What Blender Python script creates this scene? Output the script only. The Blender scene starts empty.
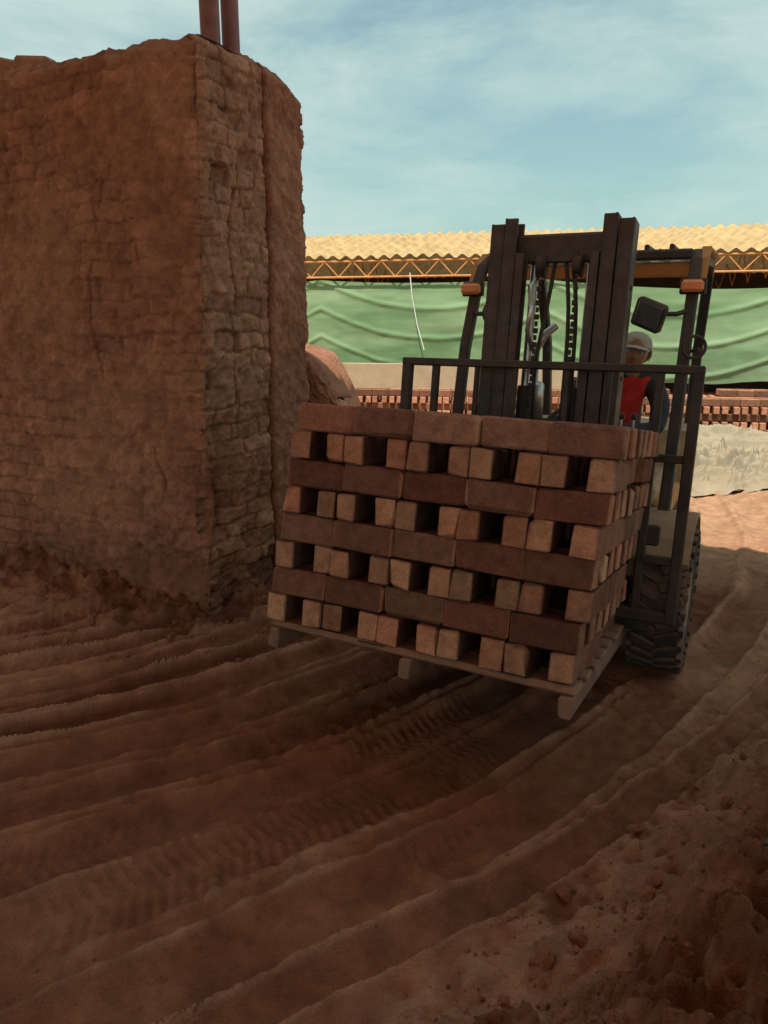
import bpy, bmesh, numpy as np, random
from math import *
from mathutils import Matrix, Vector, Euler
random.seed(7); rng=np.random.RandomState(3)
scene=bpy.context.scene
V=Vector
# ------------------------------------------------------------ noise
def _h(ix,iy,s):
    n=(ix.astype(np.int64)*374761393+iy.astype(np.int64)*668265263+s*1442695041)&0xffffffff
    n=((n^(n>>13))*1274126177)&0xffffffff
    return ((n^(n>>16))&0xffff)/65535.0
def vn(x,y,s=0):
    x=np.asarray(x,float);y=np.asarray(y,float)
    ix=np.floor(x);iy=np.floor(y);fx=x-ix;fy=y-iy
    fx=fx*fx*(3-2*fx);fy=fy*fy*(3-2*fy)
    ix=ix.astype(np.int64);iy=iy.astype(np.int64)
    a=_h(ix,iy,s);b=_h(ix+1,iy,s);c=_h(ix,iy+1,s);d=_h(ix+1,iy+1,s)
    return (a*(1-fx)+b*fx)*(1-fy)+(c*(1-fx)+d*fx)*fy
def fbm(x,y,o=4,s=0):
    r=0;a=.5;t=0
    for i in range(o):
        r=r+a*vn(x*2**i+17.3*i,y*2**i-9.1*i,s+i);t+=a;a*=.5
    return r/t
def sm(a,b,x):
    t=np.clip((x-a)/(b-a),0,1);return t*t*(3-2*t)
# ------------------------------------------------------------ materials
def mat(name,col,rough=.8,var=.25,vscale=6,bump=.3,bscale=60,metal=0,attr=False,col2=None,dust=None,trans=0,spec=.3,detail=4,bdist=.01,tcol=None,grain=0,gscale=220):
    m=bpy.data.materials.new(name);m.use_nodes=True
    n=m.node_tree.nodes;l=m.node_tree.links
    b=n['Principled BSDF'];b.inputs['Roughness'].default_value=rough;b.inputs['Metallic'].default_value=metal
    b.inputs['Specular IOR Level'].default_value=spec
    tc=n.new('ShaderNodeTexCoord')
    nz=n.new('ShaderNodeTexNoise');nz.inputs['Scale'].default_value=vscale;nz.inputs['Detail'].default_value=detail;nz.inputs['Roughness'].default_value=.65
    l.new(tc.outputs['Object'],nz.inputs['Vector'])
    rp=n.new('ShaderNodeValToRGB');rp.color_ramp.elements[0].position=.3;rp.color_ramp.elements[1].position=.7
    c=np.array(col)
    c1=tuple(np.clip(c*(1-var),0,1.5))+(1,);c2=tuple(np.clip(c*(1+var),0,1.5))+(1,)
    if col2 is not None: c2=tuple(col2)+(1,);c1=tuple(col)+(1,)
    rp.color_ramp.elements[0].color=c1;rp.color_ramp.elements[1].color=c2
    l.new(nz.outputs['Fac'],rp.inputs['Fac'])
    out=rp.outputs['Color']
    if attr:
        a=n.new('ShaderNodeAttribute');a.attribute_name='Col'
        mx=n.new('ShaderNodeMix');mx.data_type='RGBA';mx.blend_type='MULTIPLY';mx.inputs['Factor'].default_value=1
        l.new(a.outputs['Color'],mx.inputs[6]);l.new(out,mx.inputs[7]);out=mx.outputs[2]
    if grain:
        ng=n.new('ShaderNodeTexNoise');ng.inputs['Scale'].default_value=gscale;ng.inputs['Detail'].default_value=3;ng.inputs['Roughness'].default_value=.7;l.new(tc.outputs['Object'],ng.inputs['Vector'])
        mg=n.new('ShaderNodeMapRange');mg.inputs[1].default_value=.3;mg.inputs[2].default_value=.7;mg.inputs[3].default_value=1-grain;mg.inputs[4].default_value=1+grain;l.new(ng.outputs['Fac'],mg.inputs[0])
        mx=n.new('ShaderNodeMix');mx.data_type='RGBA';mx.blend_type='MULTIPLY';mx.inputs['Factor'].default_value=1
        l.new(out,mx.inputs[6]);l.new(mg.outputs[0],mx.inputs[7]);out=mx.outputs[2]
    if dust is not None:
        dc,da=dust
        g=n.new('ShaderNodeNewGeometry');sx=n.new('ShaderNodeSeparateXYZ');l.new(g.outputs['Normal'],sx.inputs[0])
        n2=n.new('ShaderNodeTexNoise');n2.inputs['Scale'].default_value=9;n2.inputs['Detail'].default_value=5;l.new(tc.outputs['Object'],n2.inputs['Vector'])
        ad=n.new('ShaderNodeMath');ad.operation='MULTIPLY_ADD';ad.inputs[1].default_value=.5;l.new(sx.outputs['Z'],ad.inputs[0]);l.new(n2.outputs['Fac'],ad.inputs[2])
        mr=n.new('ShaderNodeMapRange');mr.inputs[1].default_value=.38;mr.inputs[2].default_value=.9;mr.inputs[4].default_value=da
        l.new(ad.outputs[0],mr.inputs[0])
        mx=n.new('ShaderNodeMix');mx.data_type='RGBA';l.new(mr.outputs[0],mx.inputs['Factor'])
        l.new(out,mx.inputs[6]);mx.inputs[7].default_value=tuple(dc)+(1,);out=mx.outputs[2]
        rr=n.new('ShaderNodeMapRange');rr.inputs[3].default_value=rough;rr.inputs[4].default_value=.95;rr.inputs[2].default_value=max(da,.01)
        l.new(mr.outputs[0],rr.inputs[0]);l.new(rr.outputs[0],b.inputs['Roughness'])
    l.new(out,b.inputs['Base Color'])
    if bump>0:
        nb=n.new('ShaderNodeTexNoise');nb.inputs['Scale'].default_value=bscale;nb.inputs['Detail'].default_value=4;nb.inputs['Roughness'].default_value=.6
        l.new(tc.outputs['Object'],nb.inputs['Vector'])
        bp=n.new('ShaderNodeBump');bp.inputs['Strength'].default_value=bump;bp.inputs['Distance'].default_value=bdist
        l.new(nb.outputs['Fac'],bp.inputs['Height']);l.new(bp.outputs['Normal'],b.inputs['Normal'])
    if trans>0:
        t=n.new('ShaderNodeBsdfTranslucent');l.new(out,t.inputs['Color'])
        if tcol: 
            l.remove(t.inputs['Color'].links[0]);t.inputs['Color'].default_value=tuple(tcol)+(1,)
        ms=n.new('ShaderNodeMixShader');ms.inputs[0].default_value=trans
        l.new(b.outputs[0],ms.inputs[1]);l.new(t.outputs[0],ms.inputs[2])
        l.new(ms.outputs[0],n['Material Output'].inputs['Surface'])
    return m
DUST=(.36,.18,.11)
M={}
M['soil']=mat('soil',(1,1,1),.95,.2,14,1.0,120,attr=True,spec=.1,bdist=.010,detail=6,grain=.26,gscale=260)
M['mud']=mat('mud_wall',(1,1,1),.95,.2,18,1.0,40,attr=True,spec=.1,bdist=.014,detail=6,grain=.22,gscale=130)
M['brick']=mat('fired_brick',(1,1,1),.9,.30,20,.8,70,attr=True,spec=.15,bdist=.007,detail=6,grain=.2,gscale=160)
M['wood']=mat('pallet_wood',(.24,.14,.095),.85,.35,12,.6,70,dust=(DUST,.5))
M['steel']=mat('dark_steel',(.045,.038,.036),.5,.3,9,.25,80,metal=.2,dust=((.20,.12,.085),.5))
M['rail']=mat('mast_steel',(.075,.058,.052),.42,.4,14,.3,60,metal=.35,dust=((.22,.125,.09),.5))
M['black']=mat('black_paint',(.045,.042,.04),.4,.3,10,.15,60,dust=((.22,.12,.08),.4))
M['chrome']=mat('cylinder_chrome',(.55,.52,.48),.3,.15,20,.1,90,metal=.8)
M['yellow']=mat('orange_paint',(.66,.28,.07),.5,.2,6,.2,40,dust=(DUST,.5))
M['body']=mat('faded_body_paint',(.46,.33,.19),.6,.25,6,.2,40,dust=(DUST,.6))
M['rubber']=mat('tyre_rubber',(.06,.05,.045),.9,.3,20,.5,70,dust=((.28,.155,.10),.8))
M['lamp']=mat('indicator_lens',(.95,.30,.10),.3,.1,20,.1,50)
M['glass']=mat('headlamp_glass',(.10,.11,.12),.12,.1,5,0,10,spec=.8)
M['seat']=mat('seat_vinyl',(.03,.03,.03),.6,.2,20,.3,60,dust=(DUST,.4))
M['skin']=mat('skin',(.34,.17,.10),.55,.1,20,.2,120)
M['hair']=mat('hair',(.02,.015,.012),.8,.3,60,.6,160)
M['cap']=mat('cap_cloth',(.50,.43,.35),.9,.15,20,.5,160)
M['jacket']=mat('jacket_cloth',(.04,.04,.05),.9,.3,12,.7,50)
M['vest']=mat('red_shirt_cloth',(.68,.04,.03),.85,.2,12,.7,50)
M['jeans']=mat('trousers_cloth',(.05,.06,.09),.9,.2,12,.6,60)
M['eye']=mat('eye',(.7,.7,.68),.2,.0,5,0,5)
M['pipe']=mat('pipe_paint',(.26,.12,.11),.55,.25,8,.3,40,metal=.1)
M['roof']=mat('roof_sheet',(.56,.38,.18),.75,.28,3,.2,30,trans=.1)
M['roofin']=mat('roof_fill_light_sheet',(.4,.26,.19),.7,.2,3,.2,30,trans=.085,tcol=(.9,.53,.35))  # unseen roof; warm translucency added to brighten the shaded foreground
M['truss']=mat('truss_paint',(.60,.27,.09),.6,.2,8,.2,40)
M['darkwall']=mat('shed_back',(.05,.035,.03),.9,.3,2,.3,20)  # near-black: far shed's interior darkness put into the wall colour; also on posts
M['plaster']=mat('pale_plaster',(.44,.33,.22),.9,.15,3,.4,30)
M['tarp']=mat('tarp',(.33,.295,.215),.65,.22,3,.45,22,dust=((.40,.27,.17),.35))
M['cord']=mat('cord',(.75,.8,.75),.6,.1,5,0,5)
M['twig']=mat('twig_bark',(.12,.08,.05),.9,.3,30,.5,80)
M['stone']=mat('stone',(.30,.17,.11),.9,.3,20,.7,60)
def cloth_mat():
    m=bpy.data.materials.new('shade_cloth_green');m.use_nodes=True;n=m.node_tree.nodes;l=m.node_tree.links
    b=n['Principled BSDF'];b.inputs['Roughness'].default_value=.75
    tc=n.new('ShaderNodeTexCoord');mp=n.new('ShaderNodeMapping');mp.inputs['Scale'].default_value=(.4,.4,2.6);l.new(tc.outputs['Object'],mp.inputs[0])
    nz=n.new('ShaderNodeTexNoise');nz.inputs['Scale'].default_value=1.3;nz.inputs['Detail'].default_value=7;l.new(mp.outputs[0],nz.inputs['Vector'])
    rp=n.new('ShaderNodeValToRGB');e=rp.color_ramp.elements;e[0].position=.35;e[0].color=(.19,.34,.16,1);e[1].position=.66;e[1].color=(.36,.53,.30,1)
    l.new(nz.outputs[0],rp.inputs[0]);l.new(rp.outputs[0],b.inputs['Base Color'])
    t=n.new('ShaderNodeBsdfTranslucent');l.new(rp.outputs[0],t.inputs[0]);ms=n.new('ShaderNodeMixShader');ms.inputs[0].default_value=.28
    l.new(b.outputs[0],ms.inputs[1]);l.new(t.outputs[0],ms.inputs[2]);l.new(ms.outputs[0],n['Material Output'].inputs['Surface'])
    return m
M['cloth']=cloth_mat()
# ------------------------------------------------------------ mesh helpers
def finish(me,name,mats,parent=None,smooth=True,mw=None):
    for m in mats: me.materials.append(M[m])
    ob=bpy.data.objects.new(name,me);scene.collection.objects.link(ob)
    if parent: ob.parent=parent
    if mw is not None: ob.matrix_world=mw
    if smooth: me.polygons.foreach_set('use_smooth',[True]*len(me.polygons))
    return ob
def gridobj(P,name,mname,col=None,parent=None,closed_u=False,smooth=True,mw=None):
    n,m,_=P.shape
    me=bpy.data.meshes.new(name);me.vertices.add(n*m);me.vertices.foreach_set('co',P.astype(np.float32).ravel())
    idx=np.arange(n*m).reshape(n,m)
    if closed_u: idx=np.vstack([idx,idx[:1]])
    q=np.stack([idx[:-1,:-1],idx[1:,:-1],idx[1:,1:],idx[:-1,1:]],-1).reshape(-1,4)
    me.loops.add(q.size);me.loops.foreach_set('vertex_index',q.ravel().astype(np.int32))
    me.polygons.add(len(q));me.polygons.foreach_set('loop_start',np.arange(0,q.size,4,dtype=np.int32))
    try: me.polygons.foreach_set('loop_total',np.full(len(q),4,dtype=np.int32))
    except Exception: pass
    me.update(calc_edges=True);me.validate()
    if col is not None:
        a=me.color_attributes.new('Col','FLOAT_COLOR','POINT')
        C=np.ones((n*m,4),np.float32);C[:,:3]=col.reshape(-1,3);a.data.foreach_set('color',C.ravel())
    return finish(me,name,[mname],parent,smooth,mw)
class MB:
    def __init__(s): s.v=[];s.f=[];s.mi=[];s.c=[];s.mats=[];s.sm=[]
    def m(s,name):
        if name not in s.mats: s.mats.append(name)
        return s.mats.index(name)
    def add(s,vs,fs,mat,col=(1,1,1),smooth=False,cols=None):
        o=len(s.v);s.v+=[tuple(v) for v in vs];s.c+=(cols if cols else [col]*len(vs));k=s.m(mat)
        for f in fs: s.f.append([o+i for i in f]);s.mi.append(k);s.sm.append(smooth)
    def box(s,c,size,mat,rot=None,bev=.006,col=(1,1,1),jit=0,axc=None):
        hx,hy,hz=[q/2 for q in size];b=min(bev,hx*.45,hy*.45,hz*.45)
        vs=[];key={};cols=[]
        for sx in(-1,1):
            for sy in(-1,1):
                for sz in(-1,1):
                    j=[random.uniform(-jit,jit) for _ in range(3)]
                    bb=b*(random.uniform(.5,2.2) if jit else 1)
                    if jit and random.random()<.07: bb=b*random.uniform(3,4.5)
                    for ax in range(3):
                        p=[sx*(hx-(bb if ax!=0 else 0)),sy*(hy-(bb if ax!=1 else 0)),sz*(hz-(bb if ax!=2 else 0))]
                        key[(sx,sy,sz,ax)]=len(vs);vs.append(V(p)+V(j));cols.append(axc[ax] if axc else col)
        K=lambda *a:key[a];F=[]
        for sx in(-1,1): 
            f=[K(sx,-1,-1,0),K(sx,1,-1,0),K(sx,1,1,0),K(sx,-1,1,0)];F.append(f if sx>0 else f[::-1])
            f=[K(-1,sx,-1,1),K(1,sx,-1,1),K(1,sx,1,1),K(-1,sx,1,1)];F.append(f[::-1] if sx>0 else f)
            f=[K(-1,-1,sx,2),K(1,-1,sx,2),K(1,1,sx,2),K(-1,1,sx,2)];F.append(f if sx>0 else f[::-1])
        for a in(-1,1):
            for d in(-1,1):
                f=[K(a,d,-1,0),K(a,d,-1,1),K(a,d,1,1),K(a,d,1,0)];F.append(f[::-1] if a*d>0 else f)
                f=[K(a,-1,d,0),K(a,1,d,0),K(a,1,d,2),K(a,-1,d,2)];F.append(f if a*d>0 else f[::-1])
                f=[K(-1,a,d,1),K(-1,a,d,2),K(1,a,d,2),K(1,a,d,1)];F.append(f if a*d>0 else f[::-1])
                for e in(-1,1):
                    f=[K(a,d,e,0),K(a,d,e,1),K(a,d,e,2)];F.append(f if a*d*e>0 else f[::-1])
        R=rot if rot is not None else Matrix.Identity(3)
        s.add([R@v+V(c) for v in vs],F,mat,cols=cols)
    def tube(s,pts,r,mat,seg=10,cap=True,col=(1,1,1),flat=1.0):
        pts=[V(p) for p in pts];n=len(pts);rs=r if isinstance(r,(list,tuple)) else [r]*n
        vs=[];F=[];prev=None
        for i,p in enumerate(pts):
            t=((pts[min(i+1,n-1)]-pts[max(i-1,0)])).normalized()
            if prev is None:
                a=V((0,0,1)) if abs(t.z)<.9 else V((1,0,0));u=t.cross(a).normalized()
            else: u=(prev-t*prev.dot(t)).normalized()
            prev=u;w=t.cross(u)
            for k in range(seg):
                an=2*pi*k/seg;vs.append(p+(u*cos(an)+w*sin(an)*flat)*rs[i])
        for i in range(n-1):
            for k in range(seg):
                k2=(k+1)%seg;F.append([i*seg+k,i*seg+k2,(i+1)*seg+k2,(i+1)*seg+k])
        s.add(vs,F,mat,col,True)
        if cap:
            s.add(vs[:seg],[list(range(seg))[::-1]],mat,col);s.add(vs[-seg:],[list(range(seg))],mat,col)
    def rev(s,prof,mat,c,axis='X',seg=40,col=(1,1,1)):
        vs=[];F=[];n=len(prof)
        for k in range(seg):
            a=2*pi*k/seg
            for (h,r) in prof:
                p=(h,r*cos(a),r*sin(a)) if axis=='X' else ((r*cos(a),r*sin(a),h) if axis=='Z' else (r*cos(a),h,r*sin(a)))
                vs.append(V(p)+V(c))
        for k in range(seg):
            k2=(k+1)%seg
            for i in range(n-1): F.append([k*n+i,k*n+i+1,k2*n+i+1,k2*n+i])
        s.add(vs,F,mat,col,True)
    def prism(s,poly,x0,x1,mat,bev=0):
        n=len(poly);vs=[V((x0,y,z)) for y,z in poly]+[V((x1,y,z)) for y,z in poly]
        F=[list(range(n)),[n+i for i in range(n)][::-1]]+[[i,n+i,n+(i+1)%n,(i+1)%n][::-1] for i in range(n)]
        F=[f[::-1] for f in F]
        s.add(vs,F,mat)
    def obj(s,name,parent=None,xf=None,mw=None,bevel=0):
        me=bpy.data.meshes.new(name)
        vs=[xf@V(v) for v in s.v] if xf is not None else s.v
        me.from_pydata([tuple(v) for v in vs],[],s.f);me.update()
        me.polygons.foreach_set('material_index',s.mi)
        a=me.color_attributes.new('Col','FLOAT_COLOR','POINT')
        C=np.ones((len(s.v),4),np.float32);C[:,:3]=np.array(s.c);a.data.foreach_set('color',C.ravel())
        ob=finish(me,name,s.mats,parent,False,mw)
        me.polygons.foreach_set('use_smooth',s.sm)
        if bevel:
            b=ob.modifiers.new('b','BEVEL');b.width=bevel;b.segments=2;b.limit_method='ANGLE'
        return ob
def empty(name,mw):
    e=bpy.data.objects.new(name,None);scene.collection.objects.link(e);e.matrix_world=mw;e.empty_display_size=.2;return e
def RM(yaw,tilt=0,roll=0):
    return Matrix.Rotation(radians(-yaw),4,'Z')@Matrix.Rotation(radians(roll),4,'Y')@Matrix.Rotation(radians(-tilt),4,'X')
# ------------------------------------------------------------ layout constants
FX,FY,FYAW=.823,3.666,26.8
FM=Matrix.Translation((FX,FY,0))@RM(FYAW,0,.6)
WA=np.array([-1.0,4.02]);dL=np.array([-.89,.456]);dT=np.array([.456,.89])
# ------------------------------------------------------------ ground
def rutheight(x,y):
    cx,cy=-4.6,8.65
    wx=(fbm(x*.9,y*.9,2,5)-.5)*.12+(fbm(x*9,y*9,3,6)-.5)*.022
    r=np.hypot(x-cx,y-cy)+wx;ph=np.arctan2(y-cy,x-cx)
    h=np.zeros_like(r);tr=np.zeros_like(r)
    G=[(5.50,.09,.035,1),(5.78,.07,.045,0),(6.02,.08,.05,1),(6.26,.07,.055,1),(6.50,.08,.06,0),(6.74,.075,.065,0),(7.0,.09,.07,1),(7.27,.08,.06,0),(7.55,.10,.055,1),(7.88,.12,.032,1),(8.20,.10,.038,1),(8.47,.06,.035,0)]
    for k,(rc,w,dp,t) in enumerate(G):
        rc2=rc+(vn(ph*3.0+k*3.1,ph*0+k,40+k)-.5)*.14
        d=(r-rc2)/w
        fade=.35+.85*vn(ph*5+k*7.7,ph*0+k*2.,60+k)
        fade=fade*.85
        g=np.exp(-np.abs(d)**6*.6)
        lip=np.exp(-((np.abs(d)-1.28)/.19)**2)*(.5+.9*fbm(x*11,y*11,3,70+k))
        h+=fade*dp*(-g+.75*lip)
        s=ph*rc/.043+np.abs(d)*.8*(1 if k%2 else -1)+ (d>0)*.5
        lug=sm(.40,.60,np.abs((s%1)-.5)*2)
        hold=sm(.38,.58,fbm(ph*7+k,r*2,3,80+k))
        side=sm(1.25,1.0,np.abs(d))*sm(.05,.2,np.abs(d))
        tr+=t*hold*side*lug*.0070*(.4+1.2*fbm(x*14,y*14,2,77))
    return r,ph,h,tr
def ground_h(x,y):
    r,ph,h,tr=rutheight(x,y)
    near=sm(9.5,6.5,y)*sm(-6,-3.5,x)*sm(5,3.2,x)
    h=(h*1.0+tr)*near
    rough=.3+1.2*sm(.3,.7,fbm(x*1.7,y*1.7,3,23))
    h+=(fbm(x*.8,y*.8,4,9)-.5)*.05*near+((fbm(x*5,y*5,4,19)-.5)*.022+(fbm(x*18,y*18,4,29)-.5)*.020+(fbm(x*50,y*50,2,39)-.5)*.008)*near*rough
    far=1-near
    h+=far*(fbm(x*.5,y*.5,4,3)-.5)*.06*sm(60,20,np.hypot(x,y))
    e=r+(fbm(x*2.2,y*2.2,3,44)-.5)*.30
    bf=sm(5.0,3.9,y)*(x>0)*sm(-2,0,y)
    clod=fbm(x*7,y*7,4,51);clod2=fbm(x*18,y*18,4,52)
    b=sm(8.45,9.2,e)*bf
    h+=b*(.36+(clod-.5)*.26+(clod2-.5)*.18)
    h+=sm(8.3,8.6,e)*bf*(clod2-.45)*.07
    px,py=x-WA[0],y-WA[1];u=px*dL[0]+py*dL[1];v=px*dT[0]+py*dT[1]
    du=np.maximum(-u,0);dv=np.maximum(np.maximum(-v,v-1.1),0);dd=np.hypot(du,dv)+(fbm(x*2.5,y*2.5,3,71)-.5)*.35
    w=sm(.62,.02,dd)
    h+=w*(.03+.10*sm(.2,1.6,u)+(clod-.5)*.20+(clod2-.5)*.13)
    for lx,ly in((.60,0),(-.53,0),(.45,1.55),(-.45,1.55)):
        p=FM@V((lx,ly,0));d=np.hypot(x-p.x,y-p.y);k=sm(.42,.12,d);h=h*(1-k)+k*(-.004)
    return h,r,b,w,clod,clod2,near,tr*near
xf=np.arange(-3.3,3.7,.0090)
def geo(a,st,end):
    o=[];p=a
    while p<end: p+=st;st*=1.12;o.append(p)
    return np.array(o)
gx=np.concatenate([-geo(3.3,.014,2500)[::-1],xf,geo(xf[-1],.014,2500)])
ys=[1.15];st=.0075
while ys[-1]<7.2: ys.append(ys[-1]+st);st=.0075+max(0,ys[-1]-2)*.0034
gy=np.concatenate([1.15-geo(0,.012,2500)[::-1],np.array(ys),geo(ys[-1],.035,2500)])
X,Y=np.meshgrid(gx,gy,indexing='ij')
H,r,bm,wm,cl,cl2,near,TR=ground_h(X,Y)
base=np.array([.44,.215,.125]);red=np.array([.31,.13,.073]);dark=np.array([.19,.075,.045]);pale=np.array([.57,.325,.21])
t1=np.clip(sm(.35,.65,fbm(X*1.2,Y*1.2,4,90)),0,1)[...,None]
C=base*(1-t1)+red*t1
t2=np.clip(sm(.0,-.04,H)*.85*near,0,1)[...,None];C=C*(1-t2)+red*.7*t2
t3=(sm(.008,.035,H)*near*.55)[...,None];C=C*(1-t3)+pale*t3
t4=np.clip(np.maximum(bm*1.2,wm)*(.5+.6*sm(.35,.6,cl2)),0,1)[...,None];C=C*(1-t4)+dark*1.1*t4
t5=(sm(4.2,6.2,Y))[...,None]*.75;C=C*(1-t5)+np.array([.52,.30,.18])*t5
C=C*(0.7+.6*fbm(X*9,Y*9,5,99)[...,None])
P=np.stack([X,Y,H],-1)
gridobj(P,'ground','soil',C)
def lump(mb,c,s,mat,col=(1,1,1)):
    bm_=bmesh.new();bmesh.ops.create_icosphere(bm_,subdivisions=1,radius=1)
    q=Euler([random.uniform(0,6) for _ in range(3)]).to_matrix()
    vs=[V(c)+q@V((v.co.x*s*random.uniform(.7,1.25),v.co.y*s*random.uniform(.6,1.1),v.co.z*s*random.uniform(.5,.9))) for v in bm_.verts]
    mb.add(vs,[[v.index for v in f.verts] for f in bm_.faces],mat,col);bm_.free()
mb=MB();n=0
def gh(x,y): return float(ground_h(np.array([[x]]),np.array([[y]]))[0][0,0])
cand=[]
while len(cand)<3200:
    x=random.uniform(-3,2.6);y=random.uniform(1.3,5)
    rr=hypot(x+4.6,y-8.65)
    px,py=x-WA[0],y-WA[1];u=px*dL[0]+py*dL[1];v=px*dT[0]+py*dT[1]
    pr=.12
    if rr>8.5 and x>0: pr=.9
    if u>-.5 and -.75<v<.0: pr=.9
    if u<0 and -.45<u and 0<v<1: pr=.6
    if random.random()<pr: cand.append((x,y,pr))
xs=np.array([c[0] for c in cand])[None];yy=np.array([c[1] for c in cand])[None];hh=ground_h(xs,yy)[0][0]
for (x,y,pr),z in zip(cand,hh):
    s=random.choice([.003,.004,.005,.007,.010]) if pr>.2 else random.uniform(.002,.006)
    if pr>.8 and random.random()<.05: s=random.uniform(.015,.035)
    k=random.uniform(.8,1.2);lump(mb,(x,y,z+s*.15),s,'soil',(.33*k,.14*k,.08*k))
mb.obj('soil_clods')
def gpt(px,py,z=0):
    c,s=cos(radians(13.8)),sin(radians(13.8));v=(512-py)/740;d=V(((px-384)/740,c+v*s,-s+v*c));return V((0,0,1.6))+d*((z-1.6)/d.z)
for px,py,s in((727,987,.026),(705,960,.012)):
    p=gpt(px,py,.1);mb=MB();lump(mb,(p.x,p.y,gh(p.x,p.y)+s*.4),s,'stone');mb.obj('stone')
p=gpt(752,868,.2);z=gh(p.x,p.y)+.03;mb=MB()
mb.tube([(p.x-.05,p.y-.02,z-.01),(p.x,p.y,z+.008),(p.x+.06,p.y+.01,z+.012),(p.x+.13,p.y+.05,z+.03)],[.003,.004,.004,.002],'twig',6)
mb.tube([(p.x+.02,p.y,z+.01),(p.x+.05,p.y+.04,z+.03)],[.003,.0015],'twig',5)
mb.obj('twig')
# ------------------------------------------------------------ mud brick wall
def mud_wall(name,A,Ln,Th,Hh,batter,seed,ragged=.06,plast=True,slump=0):
    su=np.concatenate([np.linspace(Ln,2.6,40,endpoint=False) if Ln>2.6 else [],np.arange(min(2.6,Ln),0.0,-.011)])
    sv=np.arange(0,Th,.009);sb=np.linspace(0,Ln,60)
    U=np.concatenate([su,np.zeros(len(sv)),sb]);Vv=np.concatenate([np.zeros(len(su)),sv,np.full(len(sb),Th)])
    S=np.concatenate([-su,sv,Th+sb])
    face=np.concatenate([np.zeros(len(su)),np.ones(len(sv)),np.full(len(sb),2)])
    nu=np.where(face==1,-1.,0.);nv=np.where(face==0,-1.,np.where(face==2,1.,0.))
    k=np.ones(7)/7;nu=np.convolve(np.pad(nu,3,'edge'),k,'valid');nv=np.convolve(np.pad(nv,3,'edge'),k,'valid')
    nn=np.hypot(nu,nv);nu/=nn;nv/=nn
    Z=np.concatenate([[-.25,-.1],np.arange(0,1,.0036 if plast else .011)])*Hh;Z[:2]=[-.3,-.12]
    SS,ZZ=np.meshgrid(S,Z,indexing='ij')
    rp=lambda a:np.repeat(a[:,None],len(Z),1)
    UU=rp(U);VV=rp(Vv);FF=rp(face);NU=rp(nu);NV=rp(nv)
    ch=.098;bl=.235
    warp=fbm(SS*13,ZZ*13,3,seed+20)-.5
    zz=ZZ+(fbm(SS*1.5,ZZ*1.2,3,seed)-.5)*.12+warp*.03
    row=np.floor(zz/ch);bs=SS/bl+(row%2)*.5+(_h(row.astype(int),row.astype(int)*0,seed)-.5)*.5+(vn(SS*3,ZZ*7,seed+8)-.5)*.25+(fbm(SS*11+5,ZZ*11,3,seed+21)-.5)*.2
    col=np.floor(bs);fz=np.abs(zz/ch-row-.5)*2;fs=np.abs(bs-col-.5)*2
    boff=_h(col.astype(int),row.astype(int),seed+1)
    jw=.12*vn(SS*6,ZZ*6,seed+22)
    joint=np.maximum(sm(.86-jw,.96,fz),sm(.93-jw*.7,.985,fs))
    smear=sm(.38,.66,fbm(SS*4.5,ZZ*6,4,seed+23))
    big=fbm(SS*1.1+4,ZZ*1.1,4,seed+2);mid=fbm(SS*5,ZZ*5,5,seed+3);fine=fbm(SS*19,ZZ*19,4,seed+4);vf=fbm(SS*45,ZZ*45,3,seed+24)
    expo=.14+sm(.45,.65,fbm(SS*1.5,ZZ*1.9,4,seed+5))*.34
    expo=np.where(FF==0,np.maximum(expo,sm(2.0,.6,ZZ)*sm(-.8,-1.8,SS)*.6),expo)
    expo=np.maximum(expo,sm(-.10,-.02,SS)*(FF==0)*.6)
    e1=(FF==1)*sm(.56*Th+.06,.56*Th-.02,SS+ (mid-.5)*.1);expo=np.where(FF==1,np.maximum(e1*(.28+.45*smear),.04),expo)
    gone=sm(.10,.06,boff)*expo*(FF==1)
    d=-(joint*.024)*expo+(boff-.5)*.024*expo-gone*.03+(big-.5)*.11+(mid-.5)*.060+(fine-.5)*.032+(vf-.5)*.012
    flake=sm(.50,.525,fbm(SS*2.3+9,ZZ*2.3,5,seed+15))*(FF==0);d-=flake*.015
    flake2=sm(.54,.56,fbm(SS*5+3,ZZ*5,5,seed+16))*e1;d-=flake2*.014
    crk=0*d;hol=0*d;g=0*d
    if plast:
        hol=np.exp(-((SS-.06)/.17)**2-((ZZ-.62)/.24)**2)+.55*np.exp(-((SS-.12)/.12)**2-((ZZ-1.05)/.2)**2)+.5*np.exp(-((SS+.3)/.3)**2-((ZZ-.25)/.12)**2)
        d-=hol*.11*(.6+mid)
        g=np.exp(-((SS-.60*Th+(mid-.5)*.05)/.016)**2)*(FF==1);d-=g*.07
        for sc,z0,z1,k_ in((-.85,1.2,2.95,1),(-1.75,.6,2.0,2),(-.42,.4,1.5,3),(-2.2,1.7,2.9,4),(.30,.9,2.6,5)):
            s0=sc+(fbm(ZZ*1.6,ZZ*0+k_*5,5,seed+30+k_)-.5)*(.55 if k_<5 else .3)
            c_=np.exp(-((SS-s0)/.007)**2)*sm(z0,z0+.3,ZZ)*sm(z1,z1-.2,ZZ)*sm(.3,.5,vn(ZZ*6,ZZ*0,seed+k_));crk=np.maximum(crk,c_)
        d-=crk*.022
    round_c=np.exp(-(SS/.04)**2)+np.exp(-((SS-Th)/.06)**2)*.5;d-=round_c*(.008+.05*(mid>.5)*mid)
    topz=Hh+(fbm(SS*1.2,SS*0,3,seed+6)-.5)*ragged*2+(fbm(SS*9,SS*0,4,seed+9)-.5)*.035+ (UU*.02)
    topz-= .07*np.exp(-((SS-Th)/.16)**2)
    topz-= slump*np.exp(-(np.maximum(UU,0)/.22)**1.5)*(.8+.2*VV/Th)
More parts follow.
